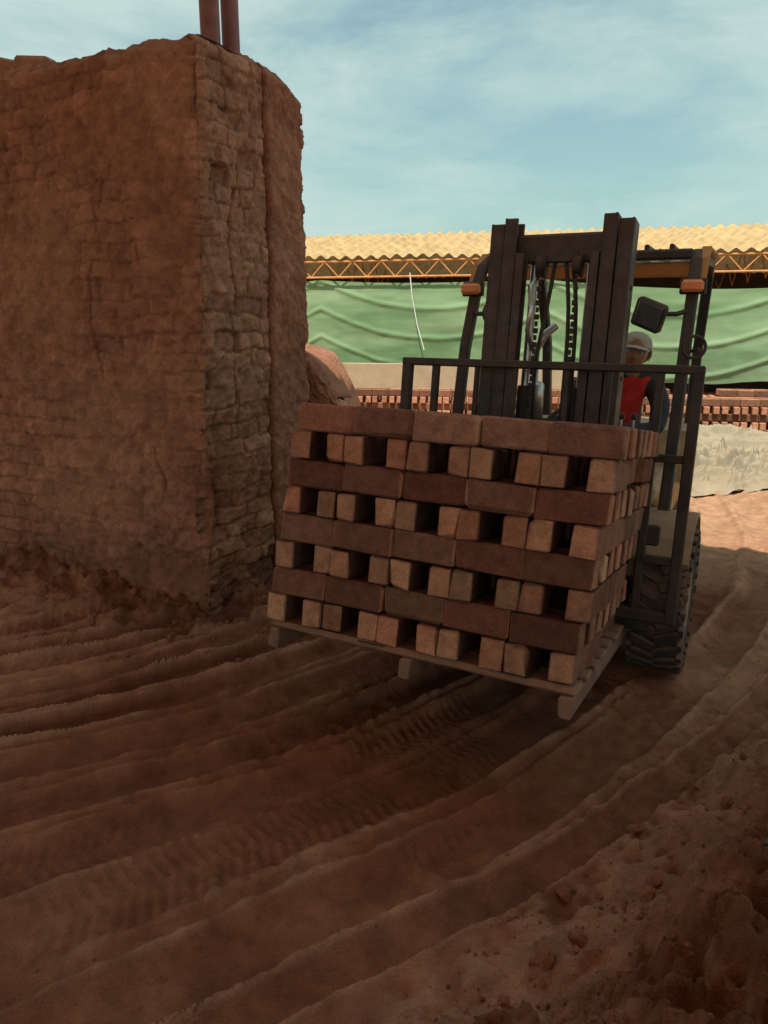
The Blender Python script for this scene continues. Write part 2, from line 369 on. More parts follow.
    Zt=ZZ*(topz/Hh)
    edge=sm(.06,.0,topz-Zt);d-=edge*.04
    bat=batter*ZZ/Hh
    u=UU+NU*d;v=VV+NV*d
    v=v+ (1-VV/Th*1.0)*bat; u=u+np.exp(-np.maximum(UU,0)*1.5)*(-.03)*ZZ/Hh
    cu,cv,cz=[u],[v],[Zt]
    for q in(.04,.12,.3,.6,1.0):
        uu=u[:,-1:]*1.0;vv=v[:,-1:]*1.0
        cu.append(uu+(np.where(FF[:,-1:]==1,Th*.5,np.maximum(uu,0.))-uu)*q);cv.append(vv+(Th*.5+batter*.5-vv)*q)
        cz.append(Zt[:,-1:]+.015+ (fbm(SS[:,-1:]*6,SS[:,-1:]*0+q*3,3,seed+7)-.5)*.04)
    u=np.hstack(cu);v=np.hstack(cv);Zt=np.hstack(cz)
    x=A[0]+u*dL[0]+v*dT[0];y=A[1]+u*dL[1]+v*dT[1]
    P=np.stack([x,y,Zt],-1)
    cm=np.array([.36,.16,.098]);cb=np.array([.45,.235,.145]);cd=np.array([.14,.058,.036])
    t=np.clip(expo*1.0*(FF>=1)+e1*.35+flake*.25+sm(.4,.7,big)*.3,0,1)[...,None]
    C=cm*(1-t)+cb*t
    C*=(1+(boff-.5)*.5*expo)[...,None]
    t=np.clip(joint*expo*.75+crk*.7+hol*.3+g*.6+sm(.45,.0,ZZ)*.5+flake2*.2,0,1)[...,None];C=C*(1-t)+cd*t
    C*=(.78+.44*mid)[...,None]*(.70+.6*fine)[...,None]
    C=np.concatenate([C]+[C[:,-1:]]*5,1)
    return gridobj(P,name,'mud',C)
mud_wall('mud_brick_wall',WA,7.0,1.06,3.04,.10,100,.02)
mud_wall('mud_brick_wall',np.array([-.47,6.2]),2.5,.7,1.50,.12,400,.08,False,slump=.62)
mb=MB()
for u,v,rz,zz in((1.62,.26,.3,3.14),(1.38,.32,-.2,3.13),(2.1,.4,.1,3.13)):
    p=WA+dL*u+dT*v;k=random.uniform(.8,1.1)
    mb.box((p[0],p[1],zz),(.22,.12,.09),'brick',Euler((.05,.08,rz)).to_matrix(),.012,(.42*k,.22*k,.14*k),.008)
mb.obj('loose_bricks')
for i,(px,r,yy) in enumerate(((208,.054,4.55),(229,.050,4.70))):
    zt_=3.4;X0=(px-384)/740*(yy*.971-(zt_-1.6)*.2385)
    mb=MB();mb.tube([(X0,yy,2.9),(X0,yy,3.6),(X0-.01,yy,5.2),(X0-.01,yy,6.4)],r,'pipe',20)
    mb.rev([(3.03,r+.002),(3.03,r+.02),(3.06,r+.02),(3.06,r+.002)],'pipe',(X0,yy,0),'Z',20)
    mb.obj('steel_pipe')
# ------------------------------------------------------------ loaded pallet
LM=Matrix.Translation((.085,2.46,.485))@RM(26.8,8.0,1.3)
pal=empty('brick_pallet_load',LM)
mb=MB();W=1.2;D=1.0
for i in range(7):
    y=.05+i*.15;mb.box((random.uniform(-.006,.006),y,-.014),(1.21,.11,.024),'wood',None,.004,jit=.002)
for x in(-.565,0.0,.575):
    mb.box((x,.5,-.066),(.045,1.04,.078),'wood',None,.005,jit=.003)
mb.obj('pallet',pal)
mb=MB();ch=.1065
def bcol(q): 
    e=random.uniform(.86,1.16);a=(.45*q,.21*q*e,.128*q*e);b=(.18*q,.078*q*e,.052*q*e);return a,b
for k in range(8):
    z0=ch*k+ch/2
    sx_=random.uniform(-.006,.006)+.0075*(k-.5)
    if k%2==0:
        for m in range(5):
            for row in range(4):
                off=0 if row<2 else random.choice([-.03,.045,.06])
                for sgn in(-1,1):
                    x=-W/2+.24*m+.12+sgn*.0775+off+random.uniform(-.006,.006)
                    x=max(min(x,W/2-.04),-W/2+.04)+sx_
                    q=random.uniform(.6,1.25);y=.118+row*.245+random.uniform(-.014,.010)
                    a,b=bcol(q);bo=tuple(c*.62 for c in b)  # gap-facing sides darker: shade between bricks put into their colour
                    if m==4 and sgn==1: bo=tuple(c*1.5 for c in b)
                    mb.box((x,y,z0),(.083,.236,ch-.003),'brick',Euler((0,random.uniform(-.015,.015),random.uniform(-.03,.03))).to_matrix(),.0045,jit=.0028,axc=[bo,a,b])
    else:
        for m in range(5):
            for row in range(7):
                q=random.uniform(.65,1.4);y=.045+row*.152+random.uniform(-.014,.010)
                if k==7: y+=.016
                x=-W/2+.24*m+.12+random.uniform(-.004,.004)+(.014 if k==7 else 0)+sx_
                a,b=bcol(q)
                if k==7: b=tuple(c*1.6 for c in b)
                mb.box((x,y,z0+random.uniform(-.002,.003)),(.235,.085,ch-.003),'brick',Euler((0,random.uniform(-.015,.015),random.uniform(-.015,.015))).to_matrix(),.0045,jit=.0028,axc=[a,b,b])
mb.obj('bricks',pal)
# ------------------------------------------------------------ forklift
fk=empty('forklift',FM)
def wheel(name,x,y,r,w,side):
    mb=MB();hw=w/2
    prof=[(-hw*.9,r*.60),(-hw,r*.72),(-hw*.98,r*.88),(-hw*.8,r*.945),(0,r*.955),(hw*.8,r*.945),(hw*.98,r*.88),(hw,r*.72),(hw*.9,r*.60)]
    mb.rev(prof,'rubber',(x,y,r),'X',48)
    N=26
    for i in range(N):
        for sd in(-1,1):
            a=2*pi*(i+(.5 if sd>0 else 0))/N
            R=Matrix.Rotation(a,3,'X')@Matrix.Rotation(sd*.42,3,'Z')
            c=Matrix.Rotation(a,3,'X')@V((sd*hw*.46,0,r*.965))
            mb.box(V((x,y,r))+c,(hw*1.0,r*.125,r*.06),'rubber',R,.006)
            c2=Matrix.Rotation(a,3,'X')@V((sd*hw*.95,r*.10*1,r*.90))
            mb.box(V((x,y,r))+c2,(.026,r*.12,r*.16),'rubber',Matrix.Rotation(a,3,'X'),.004)
    so=side
    mb.rev([(so*hw*.86,r*.62),(so*hw*.92,r*.57),(so*hw*.55,r*.52),(so*hw*.4,r*.3),(so*hw*.7,r*.27),(so*hw*.72,.0)],'body',(x,y,r),'X',32)
    mb.rev([(-so*hw*.86,r*.62),(-so*hw*.5,r*.5),(-so*hw*.5,0)],'steel',(x,y,r),'X',24)
    for i in range(6):
        a=i*pi/3;mb.tube([(x+so*hw*.38,y+r*.4*cos(a),r+r*.4*sin(a)),(x+so*hw*.52,y+r*.4*cos(a),r+r*.4*sin(a))],.014,'steel',6)
    mb.obj(name,fk)
wheel('front_tyre_left',.60,0,.35,.23,1);wheel('front_tyre_right',-.56,0,.35,.23,-1)
wheel('rear_tyre_left',.46,1.55,.26,.17,1);wheel('rear_tyre_right',-.46,1.55,.26,.17,-1)
mb=MB()
mb.box((0,.75,.40),(.74,1.9,.28),'steel',None,.02)
mb.tube([(-.5,0,.35),(.55,0,.35)],.075,'steel',14)
mb.tube([(-.42,1.55,.26),(.42,1.55,.26)],.05,'steel',12)
mb.prism([(1.25,.24),(2.02,.24),(2.16,.42),(2.16,.80),(2.0,1.0),(1.45,.98),(1.38,.6),(1.25,.55)],-.53,.53,'body')
ob=mb.obj('chassis',fk,bevel=.03)
mb=MB()
mb.box((0,1.1,.635),(.86,.78,.22),'body',None,.03)
mb.box((0,.45,.555),(.98,.62,.03),'steel',None,.005)
mb.prism([(.10,.57),(.14,1.0),(.26,1.06),(.36,.98),(.30,.57)],-.40,.40,'body')
for sx in(-1,1):
    mb.box((sx*.5,.66,.36),(.20,.40,.05),'steel',None,.01)
    pts=[]
    for i in range(9):
        a=radians(5+i*17);pts.append((.0+.42*cos(a),.355+.42*sin(a)))
    outer=pts;inner=[(y*.955,.355+(z-.355)*.955) for y,z in pts][::-1]
    for i in range(8):
        y0,z0=outer[i];y1,z1=outer[i+1];yi0,zi0=inner[8-i];yi1,zi1=inner[7-i]
        xa,xb=(sx*.42,sx*.71 if sx>0 else sx*.68);mb.prism([(y0,z0),(y1,z1),(yi1,zi1),(yi0,zi0)],min(xa,xb),max(xa,xb),'body')
    mb.box((sx*.46,1.12,.60),(.10,.80,.12),'yellow',None,.03)
mb.obj('body_panels',fk)
mb=MB()
mb.box((.0,1.02,.785),(.50,.48,.10),'seat',None,.03)
mb.box((.0,1.28,1.05),(.48,.10,.50),'seat',Euler((-.18,0,0)).to_matrix(),.035)
mb.box((-.27,1.05,.86),(.04,.34,.05),'seat',None,.015)
mb.obj('seat',fk)
mb=MB()
mb.tube([(0,.22,.95),(0,.42,1.02)],.03,'black',12)
sw=Matrix.Translation((0,.46,1.04))@Matrix.Rotation(radians(60),4,'X')
ring=[sw@V((.17*cos(a*pi/16),.17*sin(a*pi/16),0)) for a in range(33)]
mb.tube(ring,.013,'black',8,False)
for a in(90,210,330): mb.tube([sw@V((0,0,-.02)),sw@V((.165*cos(radians(a)),.165*sin(radians(a)),0))],.009,'black',6)
mb.tube([sw@V((0,0,-.04)),sw@V((0,0,.01))],.035,'black',12)
for x in(.22,.28,.34): mb.tube([(x,.28,.98),(x,.30,1.16)],.006,'chrome',6);mb.rev([(-.018,.002),(-.012,.016),(.012,.016),(.018,.002)],'black',(x,.30,1.175),'Z',10)
mb.obj('steering_and_levers',fk)
mb=MB()
def rect_tube(path,w,h,mat_='black'):
    for a,b in zip(path[:-1],path[1:]):
        a=V(a);b=V(b);d=b-a;q=d.to_track_quat('Z','X').to_matrix()
        mb.box((a+b)/2,(w,h,d.length+.02),mat_,q,.008)
for sx in(-1,1):
    x=.555*sx
    rect_tube([(x,.02,.74),(x,.10,1.0),(x,.22,1.5),(x*.995,.36,1.83),(x*.985,.43,1.925),(x*.975,.54,1.975),(x*.965,1.45,2.0)],.05,.055,'black')
    rect_tube([(x*.965,1.45,2.0),(x*.95,1.56,1.94),(x*.9,1.72,1.5),(x*.88,1.80,.92)],.05,.06,'black')
    rect_tube([(x+sx*.028,.36,1.83),(x+sx*.027,.44,1.945),(x+sx*.024,.56,2.005),(x+sx*.02,1.45,2.03)],.012,.045,'yellow')
mb.box((0,.47,1.97),(1.06,.07,.05),'black',None,.01)
mb.box((0,.50,1.90),(1.04,.03,.07),'yellow',None,.006)
mb.box((0,1.46,2.0),(1.06,.06,.05),'black',None,.01)
for i in range(8):
    x=-.42+.12*i;mb.box((x,.96,2.005),(.022,.95,.04),'black',None,.005)
mb.obj('overhead_guard',fk)
mb=MB()
for sx in(-1,1):
    mb.box((sx*.555,.27,1.81),(.10,.06,.055),'lamp',None,.015)
    mb.box((sx*.555,.31,1.81),(.12,.03,.075),'black',None,.01)
mb.obj('indicator_lamps',fk)
def disc(mb,c,r,th,R,m1,m2):
    prof=[(-th,.0),(-th,r*.75),(-th*.3,r),(0,r)]
    t=MB();t.rev(prof,m1,(0,0,0),'Z',24);t.rev([(0,r),(.006,r*.92),(.004,r*.90)],m1,(0,0,0),'Z',24);t.rev([(.002,r*.9),(.010,r*.5),(.012,0)],m2,(0,0,0),'Z',24)
    Rm=R.to_4x4()
    for k,mn in enumerate(t.mats):
        fs=[f for f,mi in zip(t.f,t.mi) if mi==k];mb.add([Rm@V(v)+V(c) for v in t.v],fs,mn,smooth=True)
mb=MB()
mb.tube([(.555,.30,1.70),(.50,.24,1.68),(.42,.2,1.68)],.012,'black',8)
mb.box((.385,.18,1.675),(.155,.05,.135),'black',Euler((.15,.35,-.35)).to_matrix(),.03)
mb.box((.382,.150,1.673),(.125,.012,.105),'glass',Euler((.15,.35,-.35)).to_matrix(),.005)
mb.tube([(.555,.22,1.50),(.62,.2,1.52),(.62,.16,1.52)],.008,'black',8)
ringm=Matrix.Translation((.60,.16,1.53))@V((.3,-1,.1)).to_track_quat('Z','Y').to_matrix().to_4x4()
mb.tube([ringm@V((.05*cos(a*pi/12),.05*sin(a*pi/12),0)) for a in range(25)],.008,'black',8,False)
mb.tube([(-.555,.30,1.70),(-.50,.24,1.68),(-.42,.2,1.68)],.012,'black',8)
disc(mb,(-.38,.17,1.68),.07,.09,V((0,-1,-.1)).to_track_quat('Z','Y').to_matrix(),'black','glass')
mb.obj('lamps_and_mirror',fk)
piv=V((0,-.25,.35));MT=Matrix.Translation(piv)@Matrix.Rotation(radians(-6.9),4,'X')@Matrix.Translation(-piv)
mb=MB()
for sx in(-1,1):
    def chan(x,w,y0,dp,z0,z1,t=.014,m='rail'):
        mb.box((x+sx*w/2,y0,(z0+z1)/2),(t,dp,z1-z0),m,None,.003)
        for yy in(-dp/2+.008,dp/2-.008): mb.box((x,y0+yy,(z0+z1)/2),(w,t,z1-z0-.004),m,None,.003)
    chan(sx*.290,.060,-.235,.13,.10,2.09)
    chan(sx*.222,.055,-.255,.12,.12,2.11)
    chan(sx*.168,.030,-.28,.09,.30,1.95)
    mb.tube([(sx*.135,-.17,.16),(sx*.135,-.17,1.35)],.036,'black',14)
    mb.tube([(sx*.135,-.17,1.35),(sx*.135,-.17,2.0)],.022,'chrome',12)
    mb.box((sx*.34,-.2,1.0),(.03,.10,.10),'rail',None,.006)
    mb.tube([(sx*.31,-.15,.62),(sx*.31,.25,.62)],.035,'black',10)
    for i in range(44):
        mb.box((sx*.085,-.25,.55+i*.032),(.022 if i%2 else .014,.012,.024),'steel',None,.003)
    for z in(.6,1.0,1.4,1.8): mb.tube([(sx*.322,-.235,z),(sx*.332,-.235,z)],.012,'steel',6)
mb.box((0,-.20,1.985),(.44,.05,.13),'rail',None,.008)
mb.box((0,-.16,2.03),(.60,.04,.07),'rail',None,.008)
mb.box((0,-.13,1.15),(.60,.035,.10),'rail',None,.008)
mb.box((0,-.20,.20),(.56,.05,.14),'rail',None,.008)
for sx in(-1,1):
    mb.rev([(-.018,.0),(-.018,.055),(-.008,.045),(.008,.045),(.018,.055),(.018,0)],'steel',(sx*.085,-.235,1.90),'X',20)
for x0 in(-.03,.015,.05):
    pts=[(x0+.10*sin(pi*t/10)*(-1 if x0<0 else 1)*.5,-.20+.02*sin(t),1.95-t*.115) for t in range(11)]
    mb.tube(pts,.010,'black',8)
mb.tube([(-.10,-.22,1.86),(-.115,-.30,1.80),(-.09,-.33,1.70),(-.11,-.30,1.60),(-.10,-.22,1.52)],.012,'chrome',8)
mb.obj('mast',fk,MT)
mb=MB()
mb.box((0,-.355,.34),(1.16,.035,.11),'steel',None,.008);mb.box((0,-.355,.72),(1.16,.035,.09),'steel',None,.008)
for sx in(-1,1): mb.box((sx*.16,-.33,.53),(.03,.06,.5),'steel',None,.006)
for sx in(-1,1):
    x=sx*.27
    mb.box((x,-.395,.56),(.11,.04,.50),'steel',None,.008)
    mb.prism([(-.375,.30),(-.42,.345),(-1.38,.345),(-1.42,.337),(-.60,.305)],x-.055,x+.055,'steel')
bw=.665;by=-.40
for sx in(-1,1):
    mb.box((sx*bw,by,.90),(.045,.05,1.10),'steel',None,.005)
    mb.box((sx*(bw-.15),by,.90),(.035,.03,1.06),'steel',None,.005)
    mb.box((sx*(bw-.36),by,.90),(.022,.025,1.06),'steel',None,.004)
    for z in(.62,1.06): mb.box((sx*(bw-.075),by,z),(.15,.03,.035),'steel',None,.004)
mb.box((.12,by,1.1),(.022,.025,.66),'steel',None,.004);mb.box((-.12,by,1.1),(.022,.025,.66),'steel',None,.004)
mb.box((0,by,1.435),(2*bw+.046,.055,.035),'steel',None,.005)
mb.box((0,by,.37),(2*bw+.046,.045,.05),'steel',None,.005)
mb.obj('carriage_forks_backrest',fk,MT)
mb=MB()
mb.rev([(0,.0),(0,.055),(.18,.055),(.20,.04),(.20,.02),(.26,.02),(.26,0)],'chrome',(-.16,.20,1.14),'Z',18)
mb.tube([(-.16,.20,1.38),(-.16,.20,1.50),(-.12,.22,1.58),(-.08,.26,1.62)],.02,'chrome',10)
mb.box((.0,.20,1.09),(.30,.14,.10),'black',None,.02)
mb.obj('filter_and_exhaust',fk)
# ------------------------------------------------------------ driver
drv=empty('forklift_driver',FM)
def skin(name,verts,edges,radii,mname,root=0,sub=2):
    me=bpy.data.meshes.new(name);me.from_pydata(verts,edges,[]);me.update()
    ob=bpy.data.objects.new(name,me);scene.collection.objects.link(ob);ob.parent=drv
    s=ob.modifiers.new('s','SKIN')
    for i,r_ in enumerate(radii):
        rr=r_ if isinstance(r_,tuple) else (r_,r_);me.skin_vertices[0].data[i].radius=rr
        me.skin_vertices[0].data[i].use_root=(i==root)
    s.use_smooth_shade=True
    b=ob.modifiers.new('d','SUBSURF');b.levels=sub;b.render_levels=sub
    me.materials.append(M[mname]);return ob
vs=[(.05,1.04,.90),(.09,1.03,1.05),(.15,.98,1.20),(.20,.92,1.31),(.235,.87,1.385),
    (.33,.95,1.30),(.40,.90,1.20),(.40,.76,1.06),(.28,.62,1.06),(.17,.53,1.09),
    (.07,.90,1.33),(-.02,.86,1.25),(-.09,.72,1.10),(-.11,.60,1.09),(-.12,.53,1.10)]
ed=[(0,1),(1,2),(2,3),(3,4),(3,5),(5,6),(6,7),(7,8),(8,9),(3,10),(10,11),(11,12),(12,13),(13,14)]
ra=[(.15,.11),(.145,.105),(.16,.11),(.12,.09),.055,.075,.062,.05,.042,.033,.075,.062,.05,.042,.033]
skin('jacket',vs,ed,ra,'jacket')
vs=[(.05,1.06,.88),(.14,1.0,.87),(.19,.78,.90),(.21,.60,.90),(.21,.50,.75),(.20,.45,.64),(-.04,1.0,.87),(-.10,.78,.90),(-.13,.60,.90),(-.13,.50,.75),(-.12,.45,.64)]
ed=[(0,1),(1,2),(2,3),(3,4),(4,5),(0,6),(6,7),(7,8),(8,9),(9,10)]
skin('trousers',vs,ed,[.12,.09,.08,.065,.055,.045,.09,.08,.065,.055,.045],'jeans')
mb=MB()
for sx in(.205,-.12):
    mb.box((sx,.42,.597),(.09,.25,.05),'black',None,.02);mb.box((sx,.46,.64),(.085,.13,.09),'black',None,.03)
def hand(c,side):
    c=V(c)
    mb.tube([c+V((side*.02,.05,.0)),c+V((side*.012,.03,.004)),c+V((0,.005,.012)),c+V((-side*.004,-.012,.014))],[.026,.034,.040,.034],'skin',10,flat=.5)
    for i,(ln,rr) in enumerate(((.030,.0085),(.034,.009),(.032,.0088),(.026,.0075))):
        o=c+V(((i-1.5)*.020,-.012,.014))
        mb.tube([o,o+V((0,-ln*.8,.002)),o+V((0,-ln*1.25,-.022)),o+V((0,-ln*.75,-.040)),o+V((0,-ln*.1,-.042))],[rr,rr,rr*.95,rr*.85,rr*.6],'skin',8)
    mb.tube([c+V((-side*.03,.02,.0)),c+V((-side*.045,0,-.012)),c+V((-side*.035,-.018,-.03)),c+V((-side*.02,-.022,-.036))],[.012,.0105,.0095,.007],'skin',8)
hand((.155,.475,1.085),1);hand((-.125,.475,1.085),-1)
mb.obj('shoes_and_hands',drv)
def head(c,yaw,tilt):
    nU,nV=48,36
    th=np.linspace(0,pi,nV);ph=np.linspace(0,2*pi,nU,endpoint=False)
    PH,TH=np.meshgrid(ph,th,indexing='ij')
    x=np.sin(TH)*np.sin(PH);y=-np.sin(TH)*np.cos(PH);z=np.cos(TH)
    px,py,pz=x*.076,y*.096,z*.115
    jaw=sm(.0,-1,z);px=px*(1-.30*jaw);py=np.where(y>0,py*(1-.25*jaw),py)
    fr=sm(.0,-.75,y)
    def g(a,b,c_,d_,e): return np.exp(-((px-a)/c_)**2-((pz-b)/d_)**2)*fr*e
    py-=g(0,-.012,.013,.020,.018)+g(0,-.024,.018,.010,.012)+g(0,-.055,.026,.008,.006)+g(0,-.085,.022,.015,.010)+g(0,.022,.045,.008,.006)
    py+=g(.031,.006,.016,.011,.010)+g(-.031,.006,.016,.011,.010)+g(0,-.045,.03,.005,.004)
    mm=Matrix.Translation(c)@Matrix.Rotation(yaw,4,'Z')@Matrix.Rotation(tilt,4,'Y')
    gridobj(np.stack([px,py,pz],-1),'head','skin',None,drv,closed_u=True).matrix_local=mm
    h=MB()
    for s in(-1,1):
        h.rev([(-.011,.0),(-.008,.008),(0,.0115),(.008,.008),(.011,0)],'eye',(s*.031,-.082,.006),'Y',12)
        h.rev([(-.0005,.0),(0,.005),(.001,0)],'hair',(s*.031,-.0935,.006),'Y',10)
        h.tube([(s*.074,.010,.018),(s*.086,.020,.022),(s*.088,.024,-.005),(s*.080,.014,-.028),(s*.073,.008,-.026)],[.007,.009,.010,.008,.005],'skin',8)
        h.tube([(s*.018,-.098,.026),(s*.034,-.097,.030),(s*.050,-.082,.025)],[.003,.0042,.003],'hair',6)
    h.tube([(-.024,-.0945,-.050),(0,-.102,-.049),(.024,-.0945,-.050)],[.002,.0045,.002],'vest',6)
    h.rev([(-.045,.070),(-.01,.084),(.03,.086),(.05,.078)],'hair',(0,.016,0),'Z',28)
    h.rev([(.038,.087),(.060,.085),(.085,.073),(.107,.048),(.116,.02),(.117,0)],'cap',(0,.006,0),'Z',28)
    vs=[];F=[];n=13
    for i in range(n):
        a=radians(-50+100*i/(n-1))
        for rr,zz in((.084,.044),(.112,.040),(.138 if abs(i-6)<5 else .11,.030)):
            vs.append(V((rr*sin(a)*.92,.006-rr*cos(a),zz-.01*abs(sin(a)))))
    for i in range(n-1):
        for j in range(2): F.append([i*3+j,i*3+j+1,(i+1)*3+j+1,(i+1)*3+j])
    h.add(vs,F,'cap',smooth=True);h.add([v+V((0,0,-.004)) for v in vs],[f[::-1] for f in F],'cap',smooth=True)
    h.obj('head_details',drv).matrix_local=mm
head((.235,.835,1.48),radians(8),radians(10))
mb=MB();mb.tube([(.225,.875,1.35),(.232,.85,1.43)],[.055,.050],'skin',14);mb.obj('neck',drv)
n1,n2=14,12;Pg=np.zeros((n1,n2,3))
for i in range(n1):
    for j in range(n2):
        t=i/(n1-1);a=radians(-62+140*j/(n2-1))
        c=V((.06,1.03,.93)).lerp(V((.205,.915,1.345)),t);rx=.156*(1-.15*t);ry=.138
        Pg[i,j]=(c.x+rx*sin(a),c.y-ry*cos(a),c.z+.006*sin(j*2.1+i))
gridobj(Pg,'red_shirt','vest',None,drv)
mb=MB();mb.tube([V((.228,.87,1.385))+V((.058*cos(a*pi/8),.055*sin(a*pi/8),0)) for a in range(17)],.014,'vest',8,False);mb.obj('collar',drv)
# ------------------------------------------------------------ far shed
SL=np.array([-1.75,15.0]);SR=np.array([6.6,13.2]);sd=(SR-SL)/np.linalg.norm(SR-SL);sn=np.array([-sd[1],sd[0]])
shed=empty('open_brick_shed',Matrix.Identity(4))
A0=SL-sd*9;Ltot=30.
def sp(u,v,z): p=A0+sd*u+sn*v;return V((p[0],p[1],z))
us=np.arange(0,Ltot,.045);vv=np.linspace(-.35,3.6,12)
Pg=np.zeros((len(us),len(vv),3));
for j,v in enumerate(vv):
    Pg[:,j,0]=A0[0]+sd[0]*us+sn[0]*v;Pg[:,j,1]=A0[1]+sd[1]*us+sn[1]*v
    Pg[:,j,2]=2.92+(v+.35)*.215+.036*np.sin(us*2*pi/.24)+(vn(us*.8,us*0+j,5)-.5)*.03-.012*(np.floor(us/1.1)%2)
gridobj(Pg,'roof_sheets','roof',None,shed)
Pg2=Pg[:,::-1].copy()
for j in range(len(vv)):
    v=3.6+ (3.6-vv[::-1][j]);Pg2[:,j,0]=A0[0]+sd[0]*us+sn[0]*v;Pg2[:,j,1]=A0[1]+sd[1]*us+sn[1]*v
gridobj(Pg2,'roof_sheets_rear','roof',None,shed)
mb=MB()
zt,zb=2.84,2.56
mb.tube([sp(0,-.3,zt),sp(Ltot,-.3,zt)],.022,'truss',6);mb.tube([sp(0,-.3,zb),sp(Ltot,-.3,zb)],.022,'truss',6)
u=0;k=0
while u<Ltot-.3:
    mb.tube([sp(u,-.3,zb if k%2 else zt),sp(u+.27,-.3,zt if k%2 else zb)],.013,'truss',5);u+=.27;k+=1
for u in np.arange(1.2,Ltot,4.2):
    mb.box(sp(u,.12,1.3),(.14,.14,2.6),'darkwall');mb.box(sp(u,6.9,1.4),(.14,.14,2.8),'darkwall')
    for k in range(10): mb.tube([sp(u,.1+k*.7,2.6 if k%2 else 2.9+min(k,10-k)*.12),sp(u,.8+k*.7,2.9+min(k+1,9-k)*.12 if k%2 else 2.6)],.012,'truss',5)
mb.obj('truss_and_posts',shed)
mb=MB()
def wallbox(u0,u1,v,z0,z1,th,m):
    c=sp((u0+u1)/2,v,(z0+z1)/2);mb.box(c,(u1-u0,th,z1-z0),m,Matrix.Rotation(atan2(sd[1],sd[0]),3,'Z'),.01)
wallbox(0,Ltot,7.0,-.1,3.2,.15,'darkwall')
wallbox(0,14.6,-.45,-.1,1.0,.2,'plaster')
mb.obj('shed_walls',shed)
us=np.arange(3,Ltot,.04);zz=np.linspace(0,1,50)
U2,Z2=np.meshgrid(us,zz,indexing='ij')
sag=((U2-1.2)%4.2)/4.2;sag=4*sag*(1-sag)
top=2.52-.2*sm(12,18,U2)-.07*sag;bot=.98-.24*sm(9,19,U2)-.10*sag+(fbm(U2*1.2,U2*0,3,8)-.5)*.1
zc=bot+(top-bot)*Z2
dia=np.abs(((Z2*1.6+sag*.45)%.53)/.53-.5)*2
v=-.20-.05*np.sin(Z2*pi)*sag+(fbm(U2*1.0,Z2*3,4,33)-.5)*.08+(fbm(U2*4+Z2*1.5,Z2*1.0,3,34)-.5)*.03-.03*sm(.75,1,dia)
Pg=np.stack([A0[0]+sd[0]*U2+sn[0]*v,A0[1]+sd[1]*U2+sn[1]*v,zc],-1)
gridobj(Pg,'shade_cloth','cloth',None,shed)
mb=MB()
mb.tube([sp(11.35,-.35,2.62),sp(11.40,-.38,2.2),sp(11.50,-.40,1.7),sp(11.64,-.42,1.25)],.010,'cord',6);mb.obj('hanging_cord',shed)
# ------------------------------------------------------------ distant brick stacks, tarps
def stack(name,o,ang,nx,nz,ny,hollow=True):
    mb=MB();R=Matrix.Rotation(ang,3,'Z')
    for k in range(nz):
        for i in range(nx):
            if k>=nz-1 and vn(np.array([i*.4]),np.array([nx*1.]),3)[0]<.35: continue
            for j in range(ny):
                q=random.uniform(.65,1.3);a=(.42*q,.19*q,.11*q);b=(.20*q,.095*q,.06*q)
                if k%2==0 or not hollow:
                    for s_ in(-.07,.07):
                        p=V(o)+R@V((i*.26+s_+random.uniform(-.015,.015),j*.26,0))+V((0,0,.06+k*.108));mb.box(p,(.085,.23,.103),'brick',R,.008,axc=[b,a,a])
                else:
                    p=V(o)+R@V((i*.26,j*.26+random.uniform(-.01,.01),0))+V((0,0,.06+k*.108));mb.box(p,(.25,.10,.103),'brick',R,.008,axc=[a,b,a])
    mb.obj(name)
stack('brick_stack',(-1.6,12.6,0),-.15,15,6,2)
stack('brick_stack',(3.4,10.9,0),-.18,22,6,2)
stack('brick_stack',(2.2,12.3,0),-.18,8,7,2)
stack('brick_stack',(4.6,12.4,0),-.2,18,6,2)
def tarp(name,c,sx,sy,h,seed,ang=0):
    a=np.linspace(-1,1,260);b=np.linspace(-1,1,200);A,B=np.meshgrid(a,b,indexing='ij')
    rr=np.maximum(np.abs(A),np.abs(B));prof=sm(1.0,.62,rr+(fbm(A*3,B*3,3,seed)-.5)*.35)
    wA=A+(fbm(A*2,B*2,2,seed+9)-.5)*.5;wB=B+(fbm(A*2,B*2,2,seed+10)-.5)*.5
    f1=1-np.abs(fbm(wA*2+wB*.5,wB*5,2,seed+1)-.5)*5;f1=np.clip(f1,0,1)**2
    f2=1-np.abs(fbm(wA*4-wB*2,wB*3,2,seed+11)-.5)*5;f2=np.clip(f2,0,1)**3
    f3=1-np.abs(fbm(wA*9+wB*4,wB*11,2,seed+12)-.5)*5;f3=np.clip(f3,0,1)**2
    z=prof*(h*(.3+1.2*fbm(A*2.5,B*2.5,2,seed+2)))+(f1*.12+f2*.08+f3*.03)*(.3+prof)-.02*(rr>.93)
    x=A*sx*(1+.06*(fbm(A*2,B*2,3,seed+4)-.5)*4);y=B*sy*(1+.06*(fbm(A*2,B*2,3,seed+5)-.5)*4)
    ca,sa=cos(ang),sin(ang)
    gridobj(np.stack([c[0]+x*ca-y*sa,c[1]+x*sa+y*ca,z+.01],-1),name,'tarp')
tarp('tarpaulin',(5.6,9.3),2.6,1.35,.16,200,-.1)
tarp('tarpaulin',(4.1,8.3),1.2,.80,.10,300,.25)
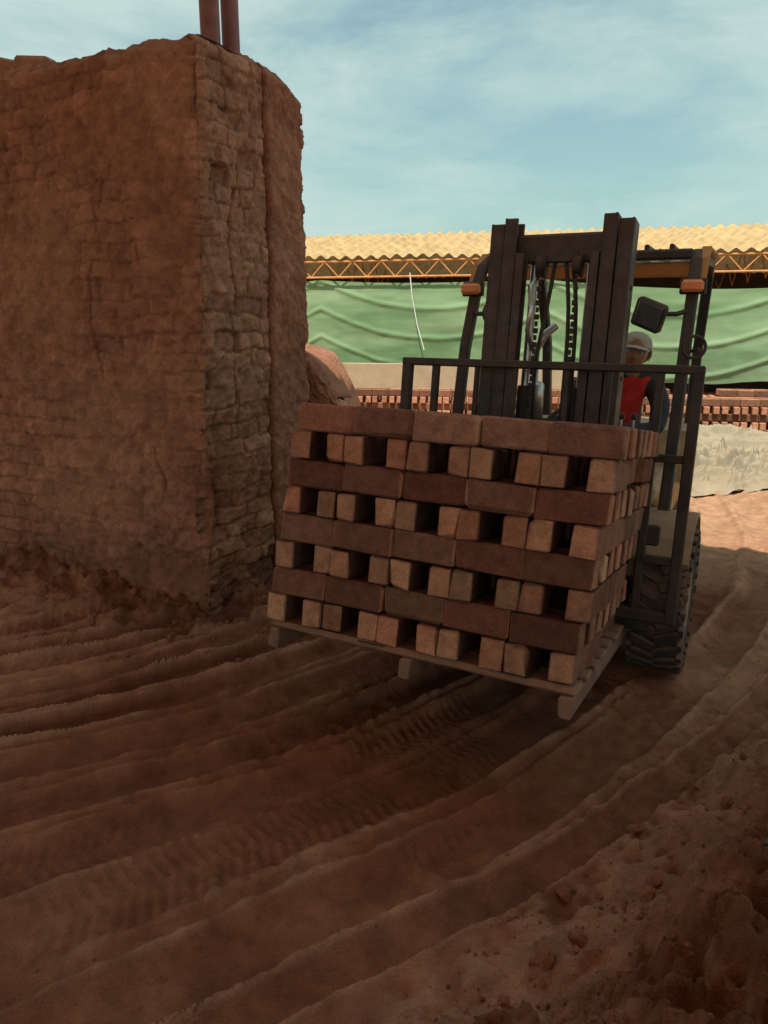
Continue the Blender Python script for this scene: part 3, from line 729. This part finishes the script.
# ------------------------------------------------------------ roof of the shed the photographer stands in
def shelter():
    e1=V((1.84,2.26));dr=V((5.8,-3.5)).normalized();nb=V((-dr.y,dr.x));nb=nb if nb.y<0 else -nb
    us=np.arange(-13,13,.09);vs_=np.linspace(0,15,8);U,Vq=np.meshgrid(us,vs_,indexing='ij')
    x=e1.x+dr.x*U+nb.x*Vq;y=e1.y+dr.y*U+nb.y*Vq;z=6.0+.03*np.sin(U*2*pi/.36)+Vq*.04
    par=empty('shelter_shed',Matrix.Identity(4))
    gridobj(np.stack([x,y,z],-1),'roof','roofin',None,par)
    mb=MB()
    for u in(-12.5,6,12.5):
        for v in(.6,14.5):
            p=e1+dr*u+nb*v
            mb.box((p.x,p.y,3.0),(.2,.2,6.1),'darkwall')
    mb.obj('posts',par)
shelter()
# ------------------------------------------------------------ light, sky, camera
el=radians(62);hx,hy=.30,.954
sun=bpy.data.lights.new('sun','SUN');sun.energy=4.8;sun.angle=radians(.5);sun.color=(1,.92,.80)
so=bpy.data.objects.new('sun',sun);scene.collection.objects.link(so)
so.rotation_euler=V((cos(el)*hx,cos(el)*hy,-sin(el))).to_track_quat('-Z','Y').to_euler()
w=bpy.data.worlds.new('World');scene.world=w;w.use_nodes=True;n=w.node_tree.nodes;l=w.node_tree.links
bg=n['Background'];bg.inputs[1].default_value=.135
sk=n.new('ShaderNodeTexSky');sk.sky_type='NISHITA';sk.sun_disc=False;sk.sun_elevation=el;sk.sun_rotation=atan2(-hx,-hy);sk.dust_density=2.5;sk.air_density=1.2
tc=n.new('ShaderNodeTexCoord');mp=n.new('ShaderNodeMapping');mp.inputs['Scale'].default_value=(1,1,2.6);mp.inputs['Rotation'].default_value=(0,.25,0);mp.inputs['Location'].default_value=(.7,0,.3);l.new(tc.outputs['Generated'],mp.inputs[0])
nz=n.new('ShaderNodeTexNoise');nz.inputs['Scale'].default_value=2.6;nz.inputs['Detail'].default_value=12;nz.inputs['Roughness'].default_value=.62;nz.inputs['Distortion'].default_value=.3;l.new(mp.outputs[0],nz.inputs['Vector'])
rp=n.new('ShaderNodeValToRGB');rp.color_ramp.elements[0].position=.42;rp.color_ramp.elements[1].position=.64;rp.color_ramp.elements[0].color=(.22,.22,.22,1);rp.color_ramp.elements[1].color=(.9,.9,.9,1);l.new(nz.outputs[0],rp.inputs[0])
tint=n.new('ShaderNodeMix');tint.data_type='RGBA';tint.blend_type='MULTIPLY';tint.inputs['Factor'].default_value=1;l.new(sk.outputs[0],tint.inputs[6]);tint.inputs[7].default_value=(.84,1.08,.90,1)
mx=n.new('ShaderNodeMix');mx.data_type='RGBA';l.new(rp.outputs[0],mx.inputs['Factor']);l.new(tint.outputs[2],mx.inputs[6]);mx.inputs[7].default_value=(4.3,5.5,5.2,1)
l.new(mx.outputs[2],bg.inputs[0])
cam=bpy.data.cameras.new('camera');co=bpy.data.objects.new('camera',cam);scene.collection.objects.link(co)
co.location=(0,0,1.6);co.rotation_euler=(radians(90-13.8),0,0);cam.lens=740/1024*36;cam.sensor_width=36;cam.clip_end=5000;cam.clip_start=.05
scene.camera=co
scene.view_settings.view_transform='Standard';scene.view_settings.look='None';scene.view_settings.exposure=0
